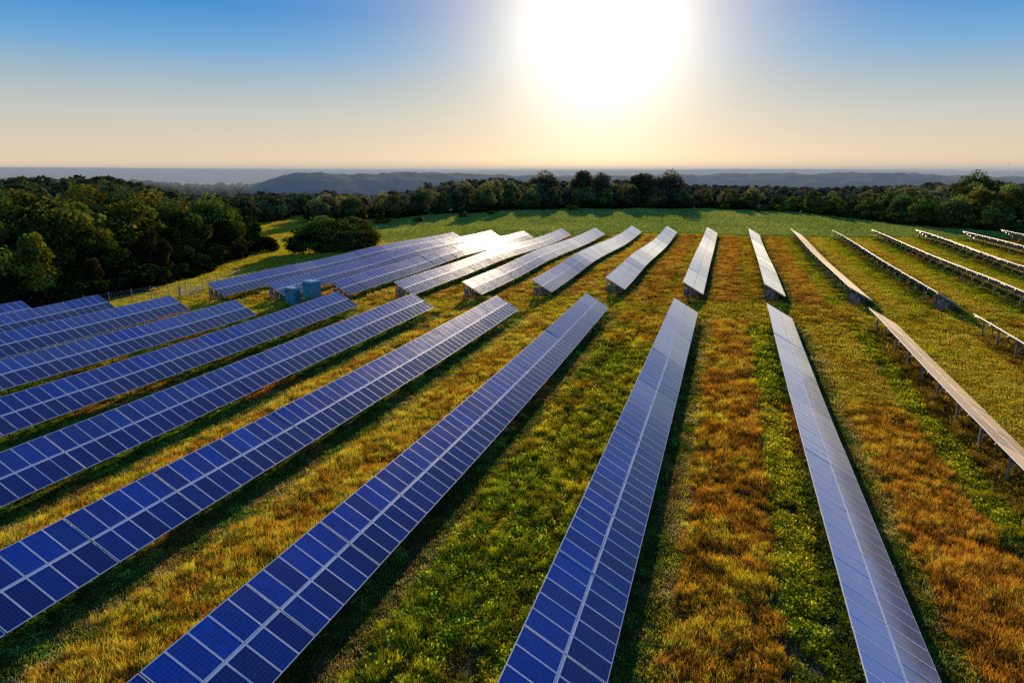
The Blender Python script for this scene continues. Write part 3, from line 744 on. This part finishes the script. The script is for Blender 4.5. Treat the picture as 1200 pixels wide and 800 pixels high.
# ------------------------------------------------------------------ distant woodland (nobody could count it) and hills
FARLEAF = leafy('far_canopy', .2)
def clump(seed):
    g = np.random.default_rng(seed); me = crown_mesh(seed, 5.5, 4.2, 4.6, 16, 900, .85); me.materials.clear(); me.materials.append(FARLEAF); return me
CANOPY = protos('canopy', [clump(400+i) for i in range(4)])
def woods(name, label, pts, tone0, tone1, sc, cap=True):
    px, py = pts.T; n = len(px)
    t = fbm(px/35, py/35, 41); c = lerp(np.tile(np.array(tone0), (n,1)), np.array(tone1), (t-.35)*3)*(.75+.5*RNG.random(n))[:, None]
    k = sc*(.75+.55*RNG.random(n)); k = np.minimum(k, (cap_height(px, py, .001+.010*RNG.random(n))+1.)/10.) if cap else k; g_ = k > .3; px, py, c, k = px[g_], py[g_], c[g_], k[g_]; n = len(px)
    scatter(name, label, 'woodland', CANOPY, np.stack([px, py, hgt(px, py)-1.], 1), np.stack([np.zeros(n), np.zeros(n), RNG.random(n)*6.28], 1), np.stack([k, k, k*1.15], 1), np.concatenate([c, np.ones((n,1))], 1), RNG.integers(0, 4, n))
def spread(x0, x1, y0, y1, step, cond):
    a, b = np.meshgrid(np.arange(x0, x1, step), np.arange(y0, y1, step)); a = a.ravel(); b = b.ravel()
    a = a + RNG.uniform(-.45, .45, len(a))*step; b = b + RNG.uniform(-.45, .45, len(b))*step
    k = cond(a, b); return np.stack([a[k], b[k]], 1)
az = lambda a, b: np.degrees(np.arctan2(a, b))
woods('hillside_woods', 'wooded hill rising behind the left wood', spread(-640, -160, 90, 520, 8.5, lambda a, b: (az(a, b) > -62) & (az(a, b) < -31) & (np.hypot(a, b) > 225) & ((a < -165) | (b > 300))), (.075, .11, .05), (.13, .16, .065), 1.25)
woods('distant_woods', 'hazy woodland stretching behind the field edge trees', spread(-330, 480, 385, 900, 11, lambda a, b: (az(a, b) > -33) & (az(a, b) < 27) & (b > 400-.25*np.abs(a))), (.11, .13, .09), (.16, .17, .12), 1.45)

woods('valley_woods', 'dark band of woods on the floor of the far valley', spread(-1500, -300, 500, 1850, 21, lambda a, b: (az(a, b) > -46) & (az(a, b) < -30) & (np.hypot(a, b) > 620) & (np.hypot(a, b) < 1880)), (.11, .135, .11), (.17, .19, .15), 1.9, False)
def ridge(name, label, pts, z0, depth, base, amp, lo, hi, seed):
    """wooded ridge: skyline through pts (x, y, top z), bumpy with tree tops"""
    pts = np.array(pts, float); seg = np.concatenate([[0], np.cumsum(np.hypot(np.diff(pts[:,0]), np.diff(pts[:,1])))])
    n = int(min(1600, seg[-1]/4)); t = np.linspace(0, seg[-1], n)
    X = np.interp(t, seg, pts[:,0]); Y = np.interp(t, seg, pts[:,1]); Z = np.interp(t, seg, pts[:,2])
    m = 14; rows = []
    for j in range(m):
        u = j/(m-1)            # 0 foot towards the viewer, 1 crest, then a short back slope
        prof = math.sin(min(u*1.12, 1)*math.pi/2)
        L = np.hypot(X, Y); dx, dy = -X/L, -Y/L
        off = (1-u)*depth
        bx, by = X+dx*off, Y+dy*off
        bz = z0+(Z-z0)*prof + amp*(fbm(bx/26, by/26, seed, 4)-.5)*2*(.4+.6*u)
        rows.append((bx, by, bz))
    rows.append((X*1.06, Y*1.06, np.full(n, z0)))
    A = np.array(rows)
    mm, nt, out = mat(name+'_woods')
    g = N(nt, 'ShaderNodeNewGeometry'); f = noise(nt, g.outputs['Position'], .03, 9, .75)
    c = ramp(nt, f, [(.32, lo), (.68, hi)]); principled(nt, out, c, 1., Specular_IOR_Level=.0)  # aerial haze painted into the ridge colours
    o = link(name, grid_mesh(name, A[:,0], A[:,1], A[:,2], [mm])); tag(o, label, 'hill', kind='structure'); return o
def pol(a, d, z): return (d*math.sin(R(a)), d*math.cos(R(a)), z)
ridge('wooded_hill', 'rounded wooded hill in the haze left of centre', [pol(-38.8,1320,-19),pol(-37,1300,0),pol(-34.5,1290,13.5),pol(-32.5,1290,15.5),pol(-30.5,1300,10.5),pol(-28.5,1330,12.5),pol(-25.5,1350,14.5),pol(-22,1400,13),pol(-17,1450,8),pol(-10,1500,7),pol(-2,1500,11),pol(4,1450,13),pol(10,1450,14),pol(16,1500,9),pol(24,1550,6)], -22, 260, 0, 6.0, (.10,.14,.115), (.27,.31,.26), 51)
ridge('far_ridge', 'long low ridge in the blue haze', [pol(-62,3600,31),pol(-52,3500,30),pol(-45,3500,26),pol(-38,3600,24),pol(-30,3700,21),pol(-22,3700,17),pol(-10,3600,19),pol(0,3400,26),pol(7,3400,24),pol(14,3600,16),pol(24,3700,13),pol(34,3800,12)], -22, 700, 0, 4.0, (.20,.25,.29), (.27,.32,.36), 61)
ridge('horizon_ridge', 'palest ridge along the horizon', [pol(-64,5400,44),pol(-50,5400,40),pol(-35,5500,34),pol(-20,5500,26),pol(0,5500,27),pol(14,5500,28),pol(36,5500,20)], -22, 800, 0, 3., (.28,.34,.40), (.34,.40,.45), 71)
# pale river strip in the valley
mb = MB(); nrv = 40
for i in range(nrv):
    a0, a1 = -43.5+i*.14, -43.5+(i+1)*.14
    mb.face([pol(a0,1900,-14.5), pol(a1,1900,-14.5), pol(a1,2010,-14.5), pol(a0,2010,-14.5)])
mw, nt, out = mat('river_water'); principled(nt, out, (.35, .36, .36), .15)
tag(link('river', mb.mesh('river', [mw])), 'pale river strip in the hazy valley', 'river', kind='structure')
# mast on the far ridge
mb = MB(); mp = Vector(pol(17.6+.2, 3550, 10)); mb.tube(mp, mp+Vector((0,0,40)), .9, .3, 6)
for k in range(4): mb.tube(mp+Vector((-3,0,12+k*10)), mp+Vector((3,0,12+k*10)), .4, n=5)
tag(link('radio_mast', mb.mesh('radio_mast', [simple('mast_grey', (.3,.3,.32), .6)])), 'thin radio mast on the far ridge at the right', 'mast')

# ------------------------------------------------------------------ teal transformer cabinets
TEAL = simple('teal_paint', (.075, .34, .42), .55, 0, 2., .04); TEALT = simple('teal_lid', (.45, .66, .70), .4, 0, 2., .1)
CONC = simple('pad_concrete', (.38, .36, .33), .9, 0, 5., .2); BLACKV = simple('vent_dark', (.01, .02, .025), .6)
def cabinet(x, y, wx, wy, hh, label, doors, fins=False):
    t = empty('transformer_cabinet', (x, y, hz(x, y)), label, 'cabinet', 'teal electrical cabinets', R(-16))
    mb = MB(); mb.box((0,0,.03), (wx+.5, wy+.5, .30)); link('concrete_pad', mb.mesh('pad', [CONC]), t)
    mb = MB(); mb.box((0,0,.18+hh/2), (wx, wy, hh)); link('housing', mb.mesh('housing', [TEAL]), t)
    mb = MB(); mb.box((0,0,.18+hh+.05), (wx+.06, wy+.06, .08)); mb.box((0,0,.18+hh+.125), (wx*.9, wy*.9, .05)); link('lid', mb.mesh('lid', [TEALT]), t)
    for i in range(doors):
        dw = wx/doors; cx = -wx/2+dw*(i+.5)
        mb = MB(); mb.box((cx, -wy/2-.022, .18+hh*.5), (dw-.06, .04, hh-.12))
        d = link('door', mb.mesh('door', [TEAL]), t)
        mb = MB(); mb.tube((cx+dw*.36, -wy/2-.07, .18+hh*.42), (cx+dw*.36, -wy/2-.07, .18+hh*.58), .018, n=6)
        mb.box((cx+dw*.36, -wy/2-.055, .18+hh*.5), (.05, .03, .05)); link('handle', mb.mesh('handle', [ALU]), d)
        mb = MB()
        for k in range(5): mb.box((cx, -wy/2-.05, .18+hh*.8+k*.05), (dw*.55, .02, .025))
        link('vent', mb.mesh('vent', [BLACKV]), d)
    if fins:
        mb = MB()
        for k in range(9): mb.box((wx/2+.11, -wy/2+.15+k*(wy-.3)/8, .18+hh*.5), (.2, .04, hh*.75))
        link('cooling_fins', mb.mesh('fins', [TEAL]), t)
    return t
cabinet(-56.9, 84.6, 2.1, 1.6, 2.4, 'largest and tallest of the teal cabinets', 2)
cabinet(-57.9, 81.4, 1.7, 1.3, 1.9, 'middle-sized teal cabinet in front of the tallest one', 2, True)
cabinet(-60.3, 82.6, .85, .7, 1.15, 'smallest teal cabinet, standing alone to the left', 1)

# ------------------------------------------------------------------ fence and gate by the wood
FENCE = [(-84.6,71.2),(-82.2,73.2),(-80.4,75.4),(-79.2,77.6),(-77.8,79.4),(-76.6,81.6),(-76.2,84.6),(-76.4,88.),(-77,92.),(-78,96.)]
fo = empty('wire_fence', (FENCE[0][0], FENCE[0][1], hz(*FENCE[0])), 'wire fence on grey posts between the dark wood and the blue panels', 'fence')
def pt(i, z): return Vector((FENCE[i][0]-FENCE[0][0], FENCE[i][1]-FENCE[0][1], hz(*FENCE[i])+z-fo.location.z))
FP = MB(); FP.tube((0,0,-.3), (0,0,2.0), .06, .05, 7); FP.box((0,0,2.02), (.13,.13,.04)); FPM = FP.mesh('fence_post', [POSTM])
for i in range(len(FENCE)):
    p = link('post', FPM, fo); p.location = pt(i, 0)
    if i < len(FENCE)-1:
        mb = MB()
        for z in (.25, .6, .95, 1.3, 1.65, 1.9): mb.tube(pt(i, z), pt(i+1, z), .012, n=5)
        for k in range(1, 8):
            f = k/8; mb.tube(pt(i, .2).lerp(pt(i+1, .2), f), pt(i, 1.9).lerp(pt(i+1, 1.9), f), .008, n=4)
        link('wire_panel', mb.mesh('wire', [GALV]), fo)
gt = empty('field_gate', (-75.6, 79.4, hz(-75.6, 79.4)), 'pale tubular gate leaf standing open beside the fence', 'gate', None, R(40))
mb = MB()
for z in (.25, .65, 1.05, 1.4): mb.tube((0,0,z), (2.9,0,z), .035, n=6)
mb.tube((0,0,.1), (0,0,1.5), .04, n=6); mb.tube((2.9,0,.1), (2.9,0,1.5), .04, n=6); link('gate_leaf', mb.mesh('gate_leaf', [ALU]), gt)
mb = MB(); mb.tube((0,.04,.25), (2.9,.04,1.4), .04, n=6); link('diagonal_brace', mb.mesh('brace', [ALU]), gt)
mb = MB(); mb.tube((-.12,0,-.3), (-.12,0,1.75), .09, n=8); link('gate_post', mb.mesh('gate_post', [POSTM]), gt)

# ------------------------------------------------------------------ evening haze lying in the far valley
mb = MB(); mb.box((0, 3600, 1), (14000, 5800, 62))
hm, nt, out = mat('evening_haze'); ab = N(nt, 'ShaderNodeVolumeAbsorption'); ab.inputs['Color'].default_value = (0, 0, 0, 1); ab.inputs['Density'].default_value = 4.5e-4
em = N(nt, 'ShaderNodeEmission'); em.inputs['Color'].default_value = (.37, .395, .41, 1); em.inputs['Strength'].default_value = 4.5e-4  # glow given to the volume in place of scattered daylight
av = N(nt, 'ShaderNodeAddShader'); nt.links.new(ab.outputs[0], av.inputs[0]); nt.links.new(em.outputs[0], av.inputs[1]); nt.links.new(av.outputs[0], out.inputs['Volume'])
tag(link('haze', mb.mesh('haze', [hm])), 'thin pale haze lying in the far valley below the ridges', 'haze', kind='stuff')
# ------------------------------------------------------------------ sky, sun, camera
SUN_EL, SUN_AZ = R(10.8), R(-10.4)          # azimuth from +Y towards +X
sd = Vector((math.sin(SUN_AZ)*math.cos(SUN_EL), math.cos(SUN_AZ)*math.cos(SUN_EL), math.sin(SUN_EL)))
W = bpy.data.worlds.new('World'); S.world = W; W.use_nodes = True
nt = W.node_tree; nt.nodes.clear()
wo = N(nt, 'ShaderNodeOutputWorld'); bg = N(nt, 'ShaderNodeBackground')
sky = N(nt, 'ShaderNodeTexSky'); sky.sky_type = 'NISHITA'; sky.sun_disc = False
sky.sun_elevation = SUN_EL; sky.sun_rotation = SUN_AZ; sky.air_density = 1.0; sky.dust_density = .6; sky.ozone_density = 2.0
tc = N(nt, 'ShaderNodeTexCoord')
dp = N(nt, 'ShaderNodeVectorMath'); dp.operation = 'DOT_PRODUCT'; nt.links.new(tc.outputs['Generated'], dp.inputs[0]); dp.inputs[1].default_value = sd
ang = math_(nt, 'ARCCOSINE', math_(nt, 'MINIMUM', dp.outputs['Value'], 1.))
def lobe(amp, sig, pw=1.):
    return math_(nt, 'MULTIPLY', math_(nt, 'EXPONENT', math_(nt, 'MULTIPLY', math_(nt, 'POWER', math_(nt, 'DIVIDE', ang, R(sig)), pw), -1.)), amp)
def scale(cv, f):
    n = N(nt, 'ShaderNodeVectorMath'); n.operation = 'SCALE'
    if hasattr(cv, 'node'): nt.links.new(cv, n.inputs[0])
    else: n.inputs[0].default_value = cv
    if hasattr(f, 'node'): nt.links.new(f, n.inputs['Scale'])
    else: n.inputs['Scale'].default_value = f
    return n.outputs[0]
def add(a, b):
    n = N(nt, 'ShaderNodeVectorMath'); n.operation = 'ADD'; nt.links.new(a, n.inputs[0]); nt.links.new(b, n.inputs[1]); return n.outputs[0]
# clear evening air: cream haze at the horizon, deep blue above, wide veil of light round the sun
sz = N(nt, 'ShaderNodeSeparateXYZ'); nt.links.new(tc.outputs['Generated'], sz.inputs[0])
el = math_(nt, 'MULTIPLY', math_(nt, 'ARCSINE', sz.outputs[2]), 1/R(30.))
grad = ramp(nt, el, [(0., (.76, .60, .43)), (.06, (.70, .59, .45)), (.14, (.55, .56, .52)), (.21, (.37, .48, .55)), (.29, (.15, .38, .66)), (.38, (.04, .26, .64)), (.6, (.035, .19, .58)), (1., (.03, .14, .46))])
hi = N(nt, 'ShaderNodeMapRange'); hi.inputs[1].default_value = .45; hi.inputs[2].default_value = .95; hi.inputs[3].default_value = .92; hi.inputs[4].default_value = .15
nt.links.new(el, hi.inputs[0])
veil = math_(nt, 'MULTIPLY', lobe(.88, 12.5, 1.9), hi.outputs[0])
grad = mixc(nt, veil, grad, (.80, .64, .46))
core = add(scale((1., .96, .84), lobe(1.75, 4.9, 1.5)), scale((1., .88, .70), lobe(.04, 7.5, 1.8)))
g2 = add(grad, core)
nt.links.new(sky.outputs[0], bg.inputs['Color']); bg.inputs['Strength'].default_value = .05*.15
bg2 = N(nt, 'ShaderNodeBackground'); nt.links.new(g2, bg2.inputs['Color']); bg2.inputs['Strength'].default_value = .95
ash = N(nt, 'ShaderNodeAddShader'); nt.links.new(bg.outputs[0], ash.inputs[0]); nt.links.new(bg2.outputs[0], ash.inputs[1])
nt.links.new(ash.outputs[0], wo.inputs[0])


sl = bpy.data.lights.new('sun', 'SUN'); sl.energy = 5.0; sl.angle = R(.5); sl.color = (1., .76, .45)
so = bpy.data.objects.new('sun', sl); COL.objects.link(so); so.rotation_euler = (-sd).to_track_quat('-Z', 'Y').to_euler()

cd = bpy.data.cameras.new('camera'); cd.lens = 24; cd.sensor_width = 36; cd.clip_end = 20000; cd.clip_start = .1
co = bpy.data.objects.new('camera', cd); COL.objects.link(co); co.location = (0, 0, 18)
co.rotation_euler = (R(90-14), 0, R(17.4)); S.camera = co
S.view_settings.view_transform = 'Standard'; S.view_settings.look = 'None'; S.view_settings.exposure = 0; S.view_settings.gamma = 1
S.cycles.use_denoising = False; S.cycles.sample_clamp_indirect = 2.; S.cycles.caustics_reflective = False; S.cycles.caustics_refractive = False
S.cycles.volume_bounces = 0; S.cycles.max_bounces = 6; S.cycles.diffuse_bounces = 3; S.cycles.transmission_bounces = 4
